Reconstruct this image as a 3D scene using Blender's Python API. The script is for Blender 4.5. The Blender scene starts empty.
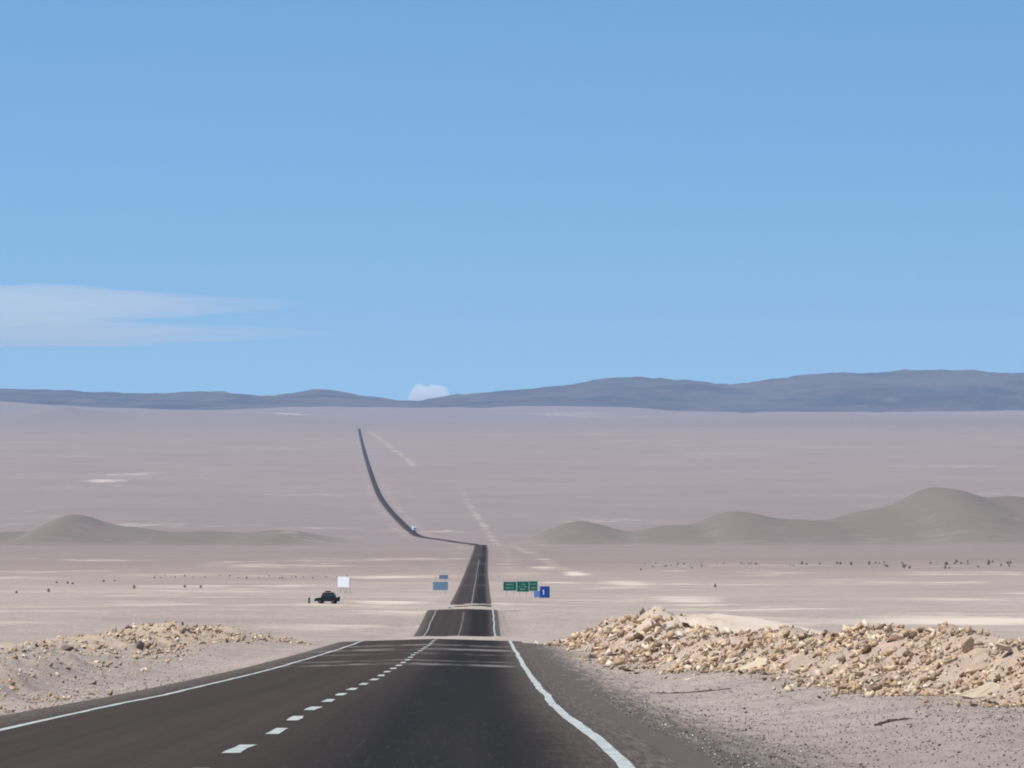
import bpy, bmesh, math, random
import numpy as np
from mathutils import Vector, Matrix, Euler

R = math.radians
rng = np.random.default_rng(7)
random.seed(7)
scene = bpy.context.scene
COL = scene.collection

# ------------------------------------------------------------------ camera geometry
F_PX, HORIZON_Y = 5000.0, 585.0           # focal length in pixels, image row of the true horizon
PITCH = math.atan((HORIZON_Y - 384.0) / F_PX)

def ray(x, y):
    u = (np.asarray(x, float) - 512.0) / F_PX
    v = (384.0 - np.asarray(y, float)) / F_PX
    fy = math.cos(PITCH) - v * math.sin(PITCH)
    return u / fy, (math.sin(PITCH) + v * math.cos(PITCH)) / fy   # dX/dY, dZ/dY

# ------------------------------------------------------------------ small maths
def pchip(xs, ys):
    xs = np.asarray(xs, float); ys = np.asarray(ys, float)
    h = np.diff(xs); dl = np.diff(ys) / h
    m = np.zeros_like(ys)
    for i in range(1, len(xs) - 1):
        if dl[i-1] * dl[i] > 0:
            w1 = 2*h[i] + h[i-1]; w2 = h[i] + 2*h[i-1]
            m[i] = (w1 + w2) / (w1/dl[i-1] + w2/dl[i])
    m[0], m[-1] = dl[0], dl[-1]
    def f(x):
        x = np.asarray(x, float)
        i = np.clip(np.searchsorted(xs, x) - 1, 0, len(h) - 1)
        t = np.clip((x - xs[i]) / h[i], 0, 1)
        return ((2*t**3 - 3*t**2 + 1)*ys[i] + (t**3 - 2*t**2 + t)*h[i]*m[i]
                + (-2*t**3 + 3*t**2)*ys[i+1] + (t**3 - t**2)*h[i]*m[i+1])
    return f

def _hash(ix, iy, seed):
    n = (ix.astype(np.int64)*374761393 + iy.astype(np.int64)*668265263 + seed*974711) & 0x7fffffff
    n = ((n ^ (n >> 13)) * 1274126177) & 0x7fffffff
    n = n ^ (n >> 16)
    return (n & 0xffff) / 65535.0

def vnoise(x, y, seed=0):
    x, y = np.broadcast_arrays(np.asarray(x, float), np.asarray(y, float))
    ix = np.floor(x); iy = np.floor(y)
    fx = x - ix; fy = y - iy
    fx = fx*fx*(3 - 2*fx); fy = fy*fy*(3 - 2*fy)
    a = _hash(ix, iy, seed); b = _hash(ix+1, iy, seed)
    c = _hash(ix, iy+1, seed); d = _hash(ix+1, iy+1, seed)
    return (a*(1-fx) + b*fx)*(1-fy) + (c*(1-fx) + d*fx)*fy

def fbm(x, y, seed=0, octaves=4, gain=0.5):
    s = 0; a = 1; t = 0
    for o in range(octaves):
        s = s + a*vnoise(np.asarray(x)*2**o + 17.3*o, np.asarray(y)*2**o - 9.1*o, seed + o); t += a; a *= gain
    return s / t

def sstep(a, b, x):
    t = np.clip((x - a) / (b - a), 0, 1)
    return t*t*(3 - 2*t)

# ------------------------------------------------------------------ the lie of the land
# distance along the view (m), image row at which the road surface lies there
ctrl = [(48, 748), (72, 707), (95, 688), (150, 661), (219, 642.5), (228, 640.6), (320, 648), (420, 643), (490, 634), (510, 630.5),
        (560, 619), (612, 609.6), (622, 609.3), (800, 613), (950, 608.6), (1050, 602), (1300, 590), (1740, 575), (2400, 558), (3000, 548.5),
        (3300, 545.2), (3420, 544.9), (3900, 546.3), (4300, 544.4), (4550, 542.3), (4720, 540.4), (4900, 538), (5000, 536.4),
        (5250, 531), (5800, 521), (6500, 509), (7050, 498), (7950, 484), (9200, 467), (11600, 449), (15800, 430.6), (16600, 428.8), (20000, 422),
        (26000, 412), (30000, 410)]
_d = [-400, -100, 0, 30]; _z = [1.2, -0.62, -1.27, -1.455]
for d_, y_ in ctrl:
    _d.append(d_); _z.append(float(ray(512, y_)[1]) * d_)
_d += [48000]; _z += [_z[-1] + 60]
prof = pchip(_d, _z)

cl = [(48, 251), (72, 321), (95, 360), (150, 407), (219, 432.5), (300, 446), (507, 460.3), (600, 464), (1050, 472), (1740, 476.5), (3300, 481),
      (3420, 480.5), (3900, 478.5), (4300, 474), (4550, 458), (4720, 446), (4900, 428), (5000, 419.5), (5250, 411), (5800, 400), (6500, 389),
      (7050, 381), (7950, 374.7), (9200, 369), (11600, 363.7), (15800, 359.5), (17500, 359), (48000, 355)]
_cd = [-400, 0]; _cx = [-2.0, -2.45]
for d_, x_ in cl:
    _cd.append(d_); _cx.append((x_ - 512) / F_PX * d_)
road_x = pchip(_cd, _cx)

rb_front = pchip([20, 50, 75, 99, 122, 144, 200, 262, 320], [8.8, 8.3, 7.7, 7.0, 6.3, 4.8, 3.4, 1.9, 1.6])
rb_high = pchip([20, 45, 62, 75, 99, 125, 150, 180, 230, 262, 290, 320], [0, .22, .65, .85, .85, .82, .68, .70, .66, .42, 0.2, 0])
lb_front = pchip([20, 60, 86, 110, 150, 186, 263, 340], [-8.4, -8.6, -9.1, -10.0, -11.9, -13.0, -12.6, -11.2])
lb_high = pchip([20, 50, 70, 86, 105, 125, 150, 175, 200, 240, 270, 300, 345], [0, .3, .5, .5, .38, .2, .18, .45, .55, .52, .48, .42, 0])

def bermshape(t):          # t: metres in from the foot; crest near 2.2 m, back foot near 5.5 m
    return sstep(0, 2.2, t) * (1 - sstep(2.6, 5.8, t))

#  hills on the plain: image column, top row, distance, half widths in px (left, right), depth (m)
HILLS = [(x_, y_, d_*(.87 if d_ < 9000 else 1), l_*1.1, r_*1.1, w_*1.15) for x_, y_, d_, l_, r_, w_ in (
         (940, 487, 5100, 52, 62, 330), (1012, 499, 5150, 45, 60, 300), (1080, 494, 5200, 50, 70, 300), (872, 513, 5050, 60, 50, 260), (735, 511, 4950, 40, 50, 260),
         (672, 525, 4900, 45, 45, 220), (800, 521, 4950, 45, 45, 240), (580, 520, 4900, 40, 46, 220),
         (74, 517, 4900, 30, 36, 230), (125, 528, 4920, 40, 50, 220), (15, 533, 4900, 40, 40, 220), (205, 532, 4950, 50, 55, 220), (285, 530, 4950, 42, 45, 220),
         (60, 411, 20500, 30, 34, 900))]

def crown(off): return -.03*np.minimum(np.abs(off), 5.0)

def height(X, d):
    X, d = np.broadcast_arrays(np.asarray(X, float), np.asarray(d, float))
    z = prof(d).copy()
    off = X - road_x(d)
    a = np.abs(off)
    far = sstep(6.0, 26.0, a - np.clip(d - 2500, 0, 4000)*0.004)
    z += far * (fbm(X/14, d/14, 3) - .5) * 0.28
    z += far * (fbm(X/90, d/110, 5) - .5) * np.clip(d*0.0009, 0, 2.0)
    wide = sstep(20, 220, a - np.clip(d - 2500, 0, 4000)*0.004)
    z += wide * (fbm(X/420, d/700, 8) - .5) * np.clip((d - 1500)*0.0018, 0, 9)
    # shoulders fall a little away from the asphalt
    near = 1 - sstep(300, 900, d)
    z += crown(off)
    z -= 0.10 - near*.055 + near*0.12*sstep(4.4, 7.0, a)
    z += near*0.30*sstep(6.0, 9.0, a)
    z += near*(fbm(X/1.3, d/1.3, 11) - .5)*0.07*sstep(4.6, 6.5, a)
    # rubble berms
    n1 = 0.25 + 1.3*fbm(X/2.8, d/6.0, 21, 3)
    z += rb_high(d) * bermshape(X - rb_front(d)) * n1 * (d < 320)
    z += lb_high(d) * bermshape(lb_front(d) - X) * n1 * (d < 345)
    inb = (sstep(-.5, .8, X - rb_front(d))*(1 - sstep(5, 7, X - rb_front(d)))*(d < 300) + sstep(-.5, .8, lb_front(d) - X)*(1 - sstep(5, 7, lb_front(d) - X))*(d < 330))
    z += inb*near*((fbm(X/.9, d/1.3, 31) - .5)*.55 + np.maximum(vnoise(X/1.5, d/2.2, 35) - .55, 0)*.5)
    # pale smooth sand heaps behind the right hand rubble
    for (mx, md, sx, sd, mh) in ((8.3, 216, 2.5, 14, .80), (11.2, 216, 3.0, 14, .75), (5.6, 245, 2.0, 14, .35), (14.5, 190, 4.0, 14, .45)):
        z += mh*np.exp(-((X-mx)/sx)**2 - ((d-md)/sd)**2)
    z += sstep(17200, 22000, d)*(fbm(X/1500, d/5200, 93, 4) - .5)*130
    # low dark hills
    hz = 0
    for (hx, hy, hd, wl, wr, wd) in HILLS:
        h0 = float(ray(0, hy)[1])*hd - float(prof(hd))
        cxh = (hx - 512)/F_PX*hd
        sx = np.where(X < cxh, wl, wr)/F_PX*hd
        g = np.exp(-((X - cxh)/sx)**2*0.8 - ((d - hd)/wd)**2)
        hz = hz + (g*h0)**2.6
    hz = hz**(1/2.6)
    return z + hz*(0.90 + 0.2*fbm(X/80, d/110, 41, 4)) * sstep(15, 60, a)

def ground_hit(x, y, lo=36.0, hi=420.0):
    sx, sz = ray(x, y)
    ds = np.exp(np.linspace(math.log(lo), math.log(hi), 6000))
    zz = height(sx*ds, ds)
    i = np.argmax(zz >= sz*ds)
    dd = float(ds[i]) if i > 0 else hi
    return Vector((float(sx)*dd, dd, float(height(sx*dd, dd))))

def on_ground(x, d):
    X = (x - 512)/F_PX*d
    return Vector((X, d, float(height(X, d))))

# ------------------------------------------------------------------ materials
class NT:
    def __init__(s, name):
        s.m = bpy.data.materials.new(name); s.m.use_nodes = True
        s.t = s.m.node_tree; s.t.nodes.clear()
        s.out = s.n('ShaderNodeOutputMaterial')
    def n(s, kind, **kw):
        nd = s.t.nodes.new(kind)
        for k, v in kw.items():
            if k.startswith('i_'):
                key = k[2:]
                nd.inputs[int(key) if key.isdigit() else key.replace('_', ' ')].default_value = v
            else: setattr(nd, k, v)
        return nd
    def l(s, a, b): s.t.links.new(a, b)
    def noise(s, vec, scale, detail=4, rough=.55):
        nd = s.n('ShaderNodeTexNoise'); nd.inputs['Scale'].default_value = scale
        nd.inputs['Detail'].default_value = detail; nd.inputs['Roughness'].default_value = rough
        if vec is not None: s.l(vec, nd.inputs['Vector'])
        return nd.outputs['Fac']
    def ramp(s, fac, a, b):
        r = s.n('ShaderNodeMapRange'); r.inputs['From Min'].default_value = a; r.inputs['From Max'].default_value = b
        s.l(fac, r.inputs['Value']); return r.outputs[0]
    def math(s, op, a, b=None):
        m = s.n('ShaderNodeMath', operation=op)
        for i, v in enumerate((a, b)):
            if v is None: continue
            if isinstance(v, (int, float)): m.inputs[i].default_value = v
            else: s.l(v, m.inputs[i])
        return m.outputs[0]
    def mix(s, fac, a, b):
        m = s.n('ShaderNodeMix', data_type='RGBA')
        if isinstance(fac, (int, float)): m.inputs[0].default_value = fac
        else: s.l(fac, m.inputs[0])
        for i, v in ((6, a), (7, b)):
            if isinstance(v, tuple): m.inputs[i].default_value = (*v, 1)
            else: s.l(v, m.inputs[i])
        return m.outputs[2]
    def bsdf(s, col, rough=.9, spec=.2, metal=0, normal=None):
        b = s.n('ShaderNodeBsdfPrincipled')
        if isinstance(col, tuple): b.inputs['Base Color'].default_value = (*col, 1)
        else: s.l(col, b.inputs['Base Color'])
        if isinstance(rough, (int, float)): b.inputs['Roughness'].default_value = rough
        else: s.l(rough, b.inputs['Roughness'])
        b.inputs['Specular IOR Level'].default_value = spec; b.inputs['Metallic'].default_value = metal
        if normal is not None: s.l(normal, b.inputs['Normal'])
        s.l(b.outputs[0], s.out.inputs[0]); return b
    def bump(s, h, strength, dist):
        b = s.n('ShaderNodeBump'); b.inputs['Strength'].default_value = strength; b.inputs['Distance'].default_value = dist
        s.l(h, b.inputs['Height']); return b.outputs[0]

def simple(name, col, rough=.6, spec=.3, metal=0, var=.25, scale=3.0):
    t = NT(name); tc = t.n('ShaderNodeTexCoord')
    n = t.noise(tc.outputs['Object'], scale)
    c = t.mix(t.ramp(n, .3, .7), tuple(x*(1-var) for x in col), tuple(min(1, x*(1+var*.6)) for x in col))
    t.bsdf(c, rough, spec, metal); return t.m

def mat_ground():
    t = NT('desert_ground'); g = t.n('ShaderNodeNewGeometry'); P = g.outputs['Position']
    at = lambda n: t.n('ShaderNodeAttribute', attribute_name=n).outputs['Fac']
    big = t.noise(P, .0016, 6, .6); mid = t.noise(P, .021, 6, .6); near = t.noise(P, .5, 5, .6); fine = t.noise(P, 9.0, 3, .7)
    c = t.mix(t.ramp(big, .36, .64), (.345, .274, .233), (.425, .342, .288))
    c = t.mix(t.math('MULTIPLY', t.ramp(mid, .42, .68), .38), c, (.40, .325, .285))
    c = t.mix(t.math('MULTIPLY', t.ramp(mid, .48, .28), .30), c, (.235, .185, .17))
    bar = t.noise(P, .0052, 7, .68); bar2 = t.noise(P, .0016, 5, .6)
    c = t.mix(t.math('MULTIPLY', t.ramp(bar, .52, .66), .55), c, (.50, .41, .34))
    c = t.mix(t.math('MULTIPLY', t.ramp(bar, .47, .34), .5), c, (.235, .185, .165))
    c = t.mix(t.math('MULTIPLY', t.ramp(near, .45, .65), .5), c, (.20, .163, .148))
    c = t.mix(t.math('MULTIPLY', t.ramp(near, .5, .3), .30), c, (.40, .335, .295))
    c = t.mix(t.math('MULTIPLY', t.ramp(fine, .52, .68), .6), c, (.14, .115, .105))
    c = t.mix(t.math('MULTIPLY', t.ramp(fine, .44, .3), .35), c, (.46, .39, .34))
    mv = t.n('ShaderNodeMapping'); mv.inputs['Scale'].default_value = (5.5, .28, 1); t.l(P, mv.inputs['Vector']); vg = t.noise(mv.outputs[0], 1.0, 6, .75)
    c = t.mix(t.math('MULTIPLY', t.ramp(vg, .5, .68), .55), c, (.17, .138, .122)); c = t.mix(t.math('MULTIPLY', t.ramp(vg, .46, .3), .45), c, (.47, .385, .325))
    vgn = t.ramp(vg, .25, .75)
    brk = t.ramp(t.noise(P, .035, 6, .65), .25, .75); brn = t.ramp(t.noise(P, 1.6, 5, .7), .2, .8)
    def lay(c, name, col, b, k=1.0, n=.7):
        f = t.ramp(t.math('ADD', at(name), t.math('MULTIPLY', t.math('SUBTRACT', b, .5), n)), .25, .8)
        f = t.math('MULTIPLY', t.math('MULTIPLY', f, t.ramp(at(name), .0, .25)), k)
        return t.mix(f, c, col)
    c = t.mix(at('varnish'), c, (.209, .157, .146))
    c = lay(c, 'dark', (.158, .13, .106), brk, .8)
    c = lay(c, 'tan', (.50, .355, .245), brn, .9)
    c = lay(c, 'pale', (.58, .475, .39), brk, .9, 1.3)
    c = lay(c, 'grit', (.095, .079, .069), vgn)
    h = t.math('ADD', t.math('MULTIPLY', fine, .35), near)
    t.bsdf(c, .95, .08, 0, t.bump(h, .6, .06)); return t.m

def mat_asphalt():
    t = NT('worn_asphalt'); uv = t.n('ShaderNodeUVMap', uv_map='lane').outputs[0]
    sp = t.n('ShaderNodeSeparateXYZ'); t.l(uv, sp.inputs[0]); u, v = sp.outputs[0], sp.outputs[1]
    g = t.n('ShaderNodeNewGeometry'); P = g.outputs['Position']
    mp = t.n('ShaderNodeMapping'); mp.inputs['Scale'].default_value = (1.6, .006, 1); t.l(uv, mp.inputs['Vector'])
    streak = t.noise(mp.outputs[0], 1.0, 5, .6)
    mf = t.n('ShaderNodeMapping'); mf.inputs['Scale'].default_value = (15, .5, 1); t.l(uv, mf.inputs['Vector']); fine = t.noise(mf.outputs[0], 1.0, 4, .8)
    mm = t.n('ShaderNodeMapping'); mm.inputs['Scale'].default_value = (1.1, .03, 1); t.l(uv, mm.inputs['Vector']); mid = t.noise(mm.outputs[0], 1.0, 5, .6)
    c = t.mix(t.ramp(streak, .3, .7), (.037, .027, .0215), (.053, .0395, .032))
    # oily middle of the right hand lane, browner left lane
    lane = t.math('SUBTRACT', 1.0, t.math('MULTIPLY', t.math('ABSOLUTE', t.math('SUBTRACT', u, 1.85)), .62))
    c = t.mix(t.math('MULTIPLY', t.ramp(lane, .0, .6), .85), c, (.013, .0112, .0098))
    c = t.mix(t.math('MULTIPLY', t.ramp(mid, .5, .75), .16), c, (.065, .053, .047))
    c = t.mix(t.math('MULTIPLY', t.ramp(fine, .56, .75), .5), c, (.08, .07, .062))
    c = t.mix(t.math('MULTIPLY', t.ramp(fine, .42, .25), .5), c, (.015, .014, .013))
    # pale broken bands across the lanes at a few places
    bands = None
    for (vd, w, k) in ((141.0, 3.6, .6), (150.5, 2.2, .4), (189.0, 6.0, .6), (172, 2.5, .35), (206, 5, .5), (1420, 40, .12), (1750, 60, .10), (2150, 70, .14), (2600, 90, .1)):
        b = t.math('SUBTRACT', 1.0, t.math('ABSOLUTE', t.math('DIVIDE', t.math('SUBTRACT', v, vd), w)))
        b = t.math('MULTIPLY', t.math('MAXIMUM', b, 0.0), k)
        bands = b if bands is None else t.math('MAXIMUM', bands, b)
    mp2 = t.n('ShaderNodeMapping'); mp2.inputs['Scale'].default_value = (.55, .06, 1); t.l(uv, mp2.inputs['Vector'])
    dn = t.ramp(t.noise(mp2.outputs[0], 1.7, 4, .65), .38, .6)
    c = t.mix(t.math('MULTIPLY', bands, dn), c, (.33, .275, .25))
    # ragged dusty edges
    ed = t.math('SUBTRACT', t.math('MAXIMUM', t.math('MULTIPLY', u, -1.0), t.math('ADD', u, .45)), 3.9)
    en = t.math('ADD', ed, t.math('MULTIPLY', t.math('SUBTRACT', t.noise(P, 1.7, 7, .8), .5), 1.9))
    c = t.mix(t.math('MULTIPLY', t.ramp(en, -.65, .40), .97), c, t.mix(t.ramp(fine, .35, .65), (.058, .047, .040), (.14, .114, .098)))
    t.bsdf(c, .95, .06, 0, t.bump(fine, .35, .012)); return t.m

def mat_paint(nm='road_paint', wear=0.22):
    t = NT(nm); g = t.n('ShaderNodeNewGeometry'); P = g.outputs['Position']
    n = t.noise(P, 7.0, 5, .7); n2 = t.noise(P, .9, 3)
    c = t.mix(t.ramp(n2, .3, .7), (.36, .385, .37), (.47, .485, .46))
    c = t.mix(t.math('MULTIPLY', t.ramp(n, .55 - wear*.35, .70 - wear*.2), .8), c, (.13, .115, .105))
    t.bsdf(c, .8, .15); return t.m

def mat_rock(name, col):
    t = NT(name); tc = t.n('ShaderNodeTexCoord'); oi = t.n('ShaderNodeObjectInfo'); g = t.n('ShaderNodeNewGeometry')
    rnd = t.math('FRACT', t.math('ADD', oi.outputs['Random'], g.outputs['Random Per Island']))
    n = t.noise(g.outputs['Position'], 6.0, 5, .65); f = t.noise(g.outputs['Position'], 30.0, 3, .7)
    c = t.mix(rnd, tuple(x*.72 for x in col), tuple(min(.8, x*1.22) for x in col))
    c = t.mix(t.math('MULTIPLY', t.ramp(n, .45, .7), .5), c, (col[0]*.62, col[1]*.55, col[2]*.5))
    c = t.mix(t.math('MULTIPLY', t.ramp(f, .5, .75), .3), c, (col[0]*.5, col[1]*.5, col[2]*.5))
    t.bsdf(c, .95, .1, 0, t.bump(n, .5, .03)); return t.m

def mat_mixed_rubble():
    t = NT('mixed_rubble'); g = t.n('ShaderNodeNewGeometry'); P = g.outputs['Position']
    r = t.n('ShaderNodeValToRGB'); r.color_ramp.interpolation = 'CONSTANT'
    e = r.color_ramp.elements
    cols = [(0, (.50, .345, .215)), (.22, (.64, .485, .325)), (.40, (.32, .21, .14)), (.54, (.70, .58, .45)), (.66, (.50, .35, .235)), (.77, (.14, .088, .06)), (.91, (.38, .29, .225))]  # stone tones, with extra dark brown to suggest shade in the crevices
    e[0].position = 0; e[0].color = (*cols[0][1], 1); e[1].position = .25; e[1].color = (*cols[1][1], 1)
    for p, c in cols[2:]:
        x = e.new(p); x.color = (*c, 1)
    t.l(g.outputs['Random Per Island'], r.inputs[0])
    n = t.noise(P, 9.0, 4, .65)
    c = t.mix(t.math('MULTIPLY', t.ramp(n, .45, .7), .4), r.outputs[0], (.25, .18, .13))
    t.bsdf(c, .95, .1); return t.m

def mat_gravel():
    t = NT('loose_gravel'); g = t.n('ShaderNodeNewGeometry')
    r = t.n('ShaderNodeValToRGB'); r.color_ramp.interpolation = 'CONSTANT'; e = r.color_ramp.elements
    e[0].color = (.14, .118, .105, 1); e[1].position = .42; e[1].color = (.26, .21, .185, 1)
    for p, c in ((.68, (.42, .35, .29)), (.86, (.62, .55, .47)), (.95, (.30, .17, .12))):
        x = e.new(p); x.color = (*c, 1)
    t.l(g.outputs['Random Per Island'], r.inputs[0])
    t.bsdf(r.outputs[0], .95, .1); return t.m

def mat_mountain():
    t = NT('bare_mountain'); g = t.n('ShaderNodeNewGeometry'); P = g.outputs['Position']
    n = t.noise(P, .0011, 7, .65); n2 = t.noise(P, .004, 5, .6)
    c = t.mix(t.ramp(n, .42, .58), (.048, .042, .043), (.095, .078, .072))
    c = t.mix(t.math('MULTIPLY', t.ramp(n2, .55, .75), .5), c, (.18, .15, .135))
    t.bsdf(c, 1, .05); return t.m

M = dict(
    ground=mat_ground(), asphalt=mat_asphalt(), paint=mat_paint(), worn=mat_paint('worn_road_paint', .8), mountain=mat_mountain(),
    rubble=mat_mixed_rubble(), gravel=mat_gravel(),
    cream=mat_rock('cream_stone', (.64, .52, .39)), tan=mat_rock('tan_stone', (.53, .385, .265)),
    rust=mat_rock('rust_stone', (.36, .215, .145)), dun=mat_rock('dun_stone', (.27, .215, .175)),
    mirage_sand=simple('mirage_sheet', (.42, .35, .31), .95, .05, var=.15, scale=.3),
    green=simple('sign_green', (.004, .145, .085), .55, .25, var=.15), blue=simple('sign_blue', (.025, .075, .36), .5, .25, var=.15),
    paleblue=simple('sign_pale_blue', (.16, .33, .62), .55, .2, var=.15),
    fadedblue=simple('sign_faded_blue', (.25, .40, .48), .6, .2, var=.12), slateblue=simple('sign_slate_blue', (.25, .32, .47), .6, .2, var=.12),
    white=simple('white_sheet', (.80, .81, .83), .55, .3, var=.04), lettering=simple('sign_lettering', (.62, .72, .70), .6, .2, var=.05),
    steel=simple('galvanised_post', (.36, .36, .36), .55, .3, .4, var=.15),
    carblack=simple('car_black', (.011, .012, .013), .35, .35, var=.2), glass=simple('car_glass', (.015, .018, .02), .12, .5, var=.1),
    rubber=simple('tyre_rubber', (.012, .012, .012), .9, .1), rim=simple('wheel_rim', (.16, .16, .165), .4, .4, .6),
    taillamp=simple('tail_lamp', (.22, .012, .010), .3, .4), headlamp=simple('head_lamp', (.55, .55, .52), .2, .5),
    canvas=simple('dark_canvas', (.02, .02, .018), .95, .05), dark=simple('dark_strip', (.085, .058, .042), .9, .1, var=.4, scale=6),
    truckwhite=simple('truck_white', (.80, .80, .80), .5, .3, var=.05), chassis=simple('truck_chassis', (.03, .03, .03), .7, .2),
    shrub=simple('dry_shrub', (.24, .195, .16), .95, .05, var=.4, scale=2), twig=simple('shrub_twig', (.07, .05, .035), .95, .05),
)

# ------------------------------------------------------------------ object helpers
def props(o, label=None, cat=None, group=None, kind=None):
    for k, v in (('label', label), ('category', cat), ('group', group), ('kind', kind)):
        if v: o[k] = v
    return o

def link(name, me, mat=None, parent=None):
    o = bpy.data.objects.new(name, me); COL.objects.link(o)
    if mat is not None and me is not None and not me.materials: me.materials.append(mat)
    if parent is not None: o.parent = parent
    return o

def empty(name, loc, rz=0):
    o = bpy.data.objects.new(name, None); COL.objects.link(o); o.location = loc; o.rotation_euler = (0, 0, rz)
    o.empty_display_size = .3
    return o

def bm_obj(name, bm, mat, parent=None, smooth=False):
    me = bpy.data.meshes.new(name); bmesh.ops.recalc_face_normals(bm, faces=bm.faces[:]); bm.to_mesh(me); bm.free()
    if smooth:
        for p in me.polygons: p.use_smooth = True
    return link(name, me, mat, parent)

def box(bm, c, s, rot=None, bevel=0):
    r = bmesh.ops.create_cube(bm, size=1.0)
    vs = r['verts']
    mt = Matrix.Translation(c) @ (rot.to_matrix().to_4x4() if rot else Matrix.Identity(4)) @ Matrix.Diagonal((*s, 1))
    bmesh.ops.transform(bm, matrix=mt, verts=vs)
    if bevel:
        es = list({e for v in vs for e in v.link_edges})
        bmesh.ops.bevel(bm, geom=es, offset=bevel, segments=2, affect='EDGES')

def cyl(bm, p0, p1, r, seg=12, r2=None):
    p0, p1 = Vector(p0), Vector(p1); d = p1 - p0
    q = d.to_track_quat('Z', 'Y').to_matrix().to_4x4()
    bmesh.ops.create_cone(bm, cap_ends=True, segments=seg, radius1=r, radius2=r if r2 is None else r2, depth=d.length,
                          matrix=Matrix.Translation((p0+p1)/2) @ q)

def grid_mesh(name, V, nr, nc, smooth=True):
    me = bpy.data.meshes.new(name)
    i = np.arange(nr*nc).reshape(nr, nc)
    q = np.stack([i[:-1, :-1], i[:-1, 1:], i[1:, 1:], i[1:, :-1]], -1).reshape(-1, 4)
    me.vertices.add(nr*nc); me.vertices.foreach_set('co', V.reshape(-1).astype(np.float32))
    me.loops.add(q.size); me.loops.foreach_set('vertex_index', q.reshape(-1).astype(np.int32))
    me.polygons.add(len(q)); me.polygons.foreach_set('loop_start', np.arange(0, q.size, 4, dtype=np.int32))
    me.polygons.foreach_set('use_smooth', np.full(len(q), smooth))
    me.update(calc_edges=True)
    return me

# ------------------------------------------------------------------ ground, one sheet out past the mountains
rows = np.concatenate([np.linspace(-300, 30, 24)[:-1], np.exp(np.linspace(math.log(30), math.log(420), 560))[:-1],
                       np.exp(np.linspace(math.log(420), math.log(6000), 420))[:-1], np.exp(np.linspace(math.log(6000), math.log(46000), 230))])
u = np.linspace(-1, 1, 641)
core = np.sign(u)*(0.8*np.abs(u) + 0.2*np.abs(u)**3)
flare = np.array([1.25, 1.6, 2.2, 3.2, 5.0])
s_u = np.concatenate([-flare[::-1], core, flare])
Wd = 14 + 0.118*np.clip(rows, 0, None)
X = s_u[None, :] * Wd[:, None]
X += road_x(np.clip(rows, 0, 900))[:, None] * 0.5
D = np.broadcast_to(rows[:, None], X.shape)
Z = height(X, D)
V = np.stack([X, D, Z], -1)
me = grid_mesh('ground', V, len(rows), X.shape[1])

off = X - road_x(D); aoff = np.abs(off)
px = 512 + X/np.maximum(D, 5)*F_PX
pale = np.zeros_like(X); dark = np.zeros_like(X); tan = np.zeros_like(X); grit = np.zeros_like(X)
# dark road grit thrown on to the verges
gw = np.where(off > 0, 1.0, .5)
grit = np.maximum(grit, (1 - sstep(3.7, 4.3 + 3.4*gw, aoff))**1.4*(1 - .55*sstep(240, 420, D))*(1 - sstep(700, 1500, D)))
rt, lt = X - rb_front(D), lb_front(D) - X
rbm = sstep(-1.3, .6, rt)*(1 - sstep(4.8, 7.5, rt))*sstep(35, 62, D)*(1 - sstep(268, 300, D))
lbm = sstep(-.6, .9, lt)*(1 - sstep(4.4, 6.5, lt))*sstep(40, 65, D)*(1 - sstep(285, 345, D))*np.clip(lb_high(D)*1.6, .25, 1)
tan = np.maximum(tan, np.maximum(rbm*.48, lbm*.72))
def blob(x, y, d, wx, wd, k, arr, tilt=0.0):
    cxb = (x - 512)/F_PX*d
    g = k*np.exp(-((X - cxb)/(wx/F_PX*d))**2 - ((D - d - tilt*(X - cxb))/wd)**2)
    np.maximum(arr, g, out=arr)
for (mx, md, sx, sd, k) in ((7.6, 200, 3.2, 18, .8), (10.8, 208, 3.6, 18, .75), (5.0, 236, 2.4, 16, .45), (15, 195, 7, 16, .6), (24, 190, 9, 12, .5)):
    g = k*np.exp(-((X-mx)/sx)**2 - ((D-md)/sd)**2)
    pale = np.maximum(pale, g); tan = np.maximum(tan, g*.8)
# pale flats and streaks out on the plain
for b in ((20, 604, 1030, 480, 40, .3), (300, 604, 1020, 120, 40, .4), (395, 601, 1060, 45, 40, .75), (390, 577, 1690, 70, 70, .72), (500, 603, 1035, 70, 22, .6),
          (575, 574, 1800, 14, 70, 1.0), (545, 567, 2020, 16, 90, .7), (626, 583, 1500, 26, 80, .62), (900, 612, 700, 260, 60, .28), (820, 585, 1450, 300, 40, .32), (690, 571, 1860, 45, 60, .3),
          (560, 544, 3440, 80, 130, .3), (640, 545, 3400, 60, 60, .2), (425, 531, 5250, 70, 70, .4), (320, 528, 5400, 55, 60, .35), (400, 536, 5000, 160, 50, .22), (60, 527, 5500, 200, 150, .3),
          (103, 480.5, 8150, 20, 75, .9), (292, 408, 25900, 17, 500, 1.0), (250, 411, 24500, 90, 800, .42), (560, 406, 27000, 60, 600, .3), (860, 408, 26000, 260, 900, .25),
          (300, 548, 3050, 120, 60, .22), (760, 612, 560, 200, 60, .3)):
    blob(b[0], b[1], b[2], b[3], b[4], b[5], pale)
rs = np.random.default_rng(31)
for _ in range(70):          # sandy pans of all sizes, thickest on the nearer flats
    yb = rs.uniform(555, 626); db = float(np.interp(-yb, [-640, -626, -612, -602, -590, -575, -558, -548], [430, 520, 700, 1050, 1300, 1740, 2400, 3000]))
    xb = rs.uniform(-60, 1090)
    if abs(xb - 480) < 60: continue
    blob(xb, yb, db, rs.uniform(20, 150), rs.uniform(25, 75)*(db/1200), rs.uniform(.2, .45), pale)
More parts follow.
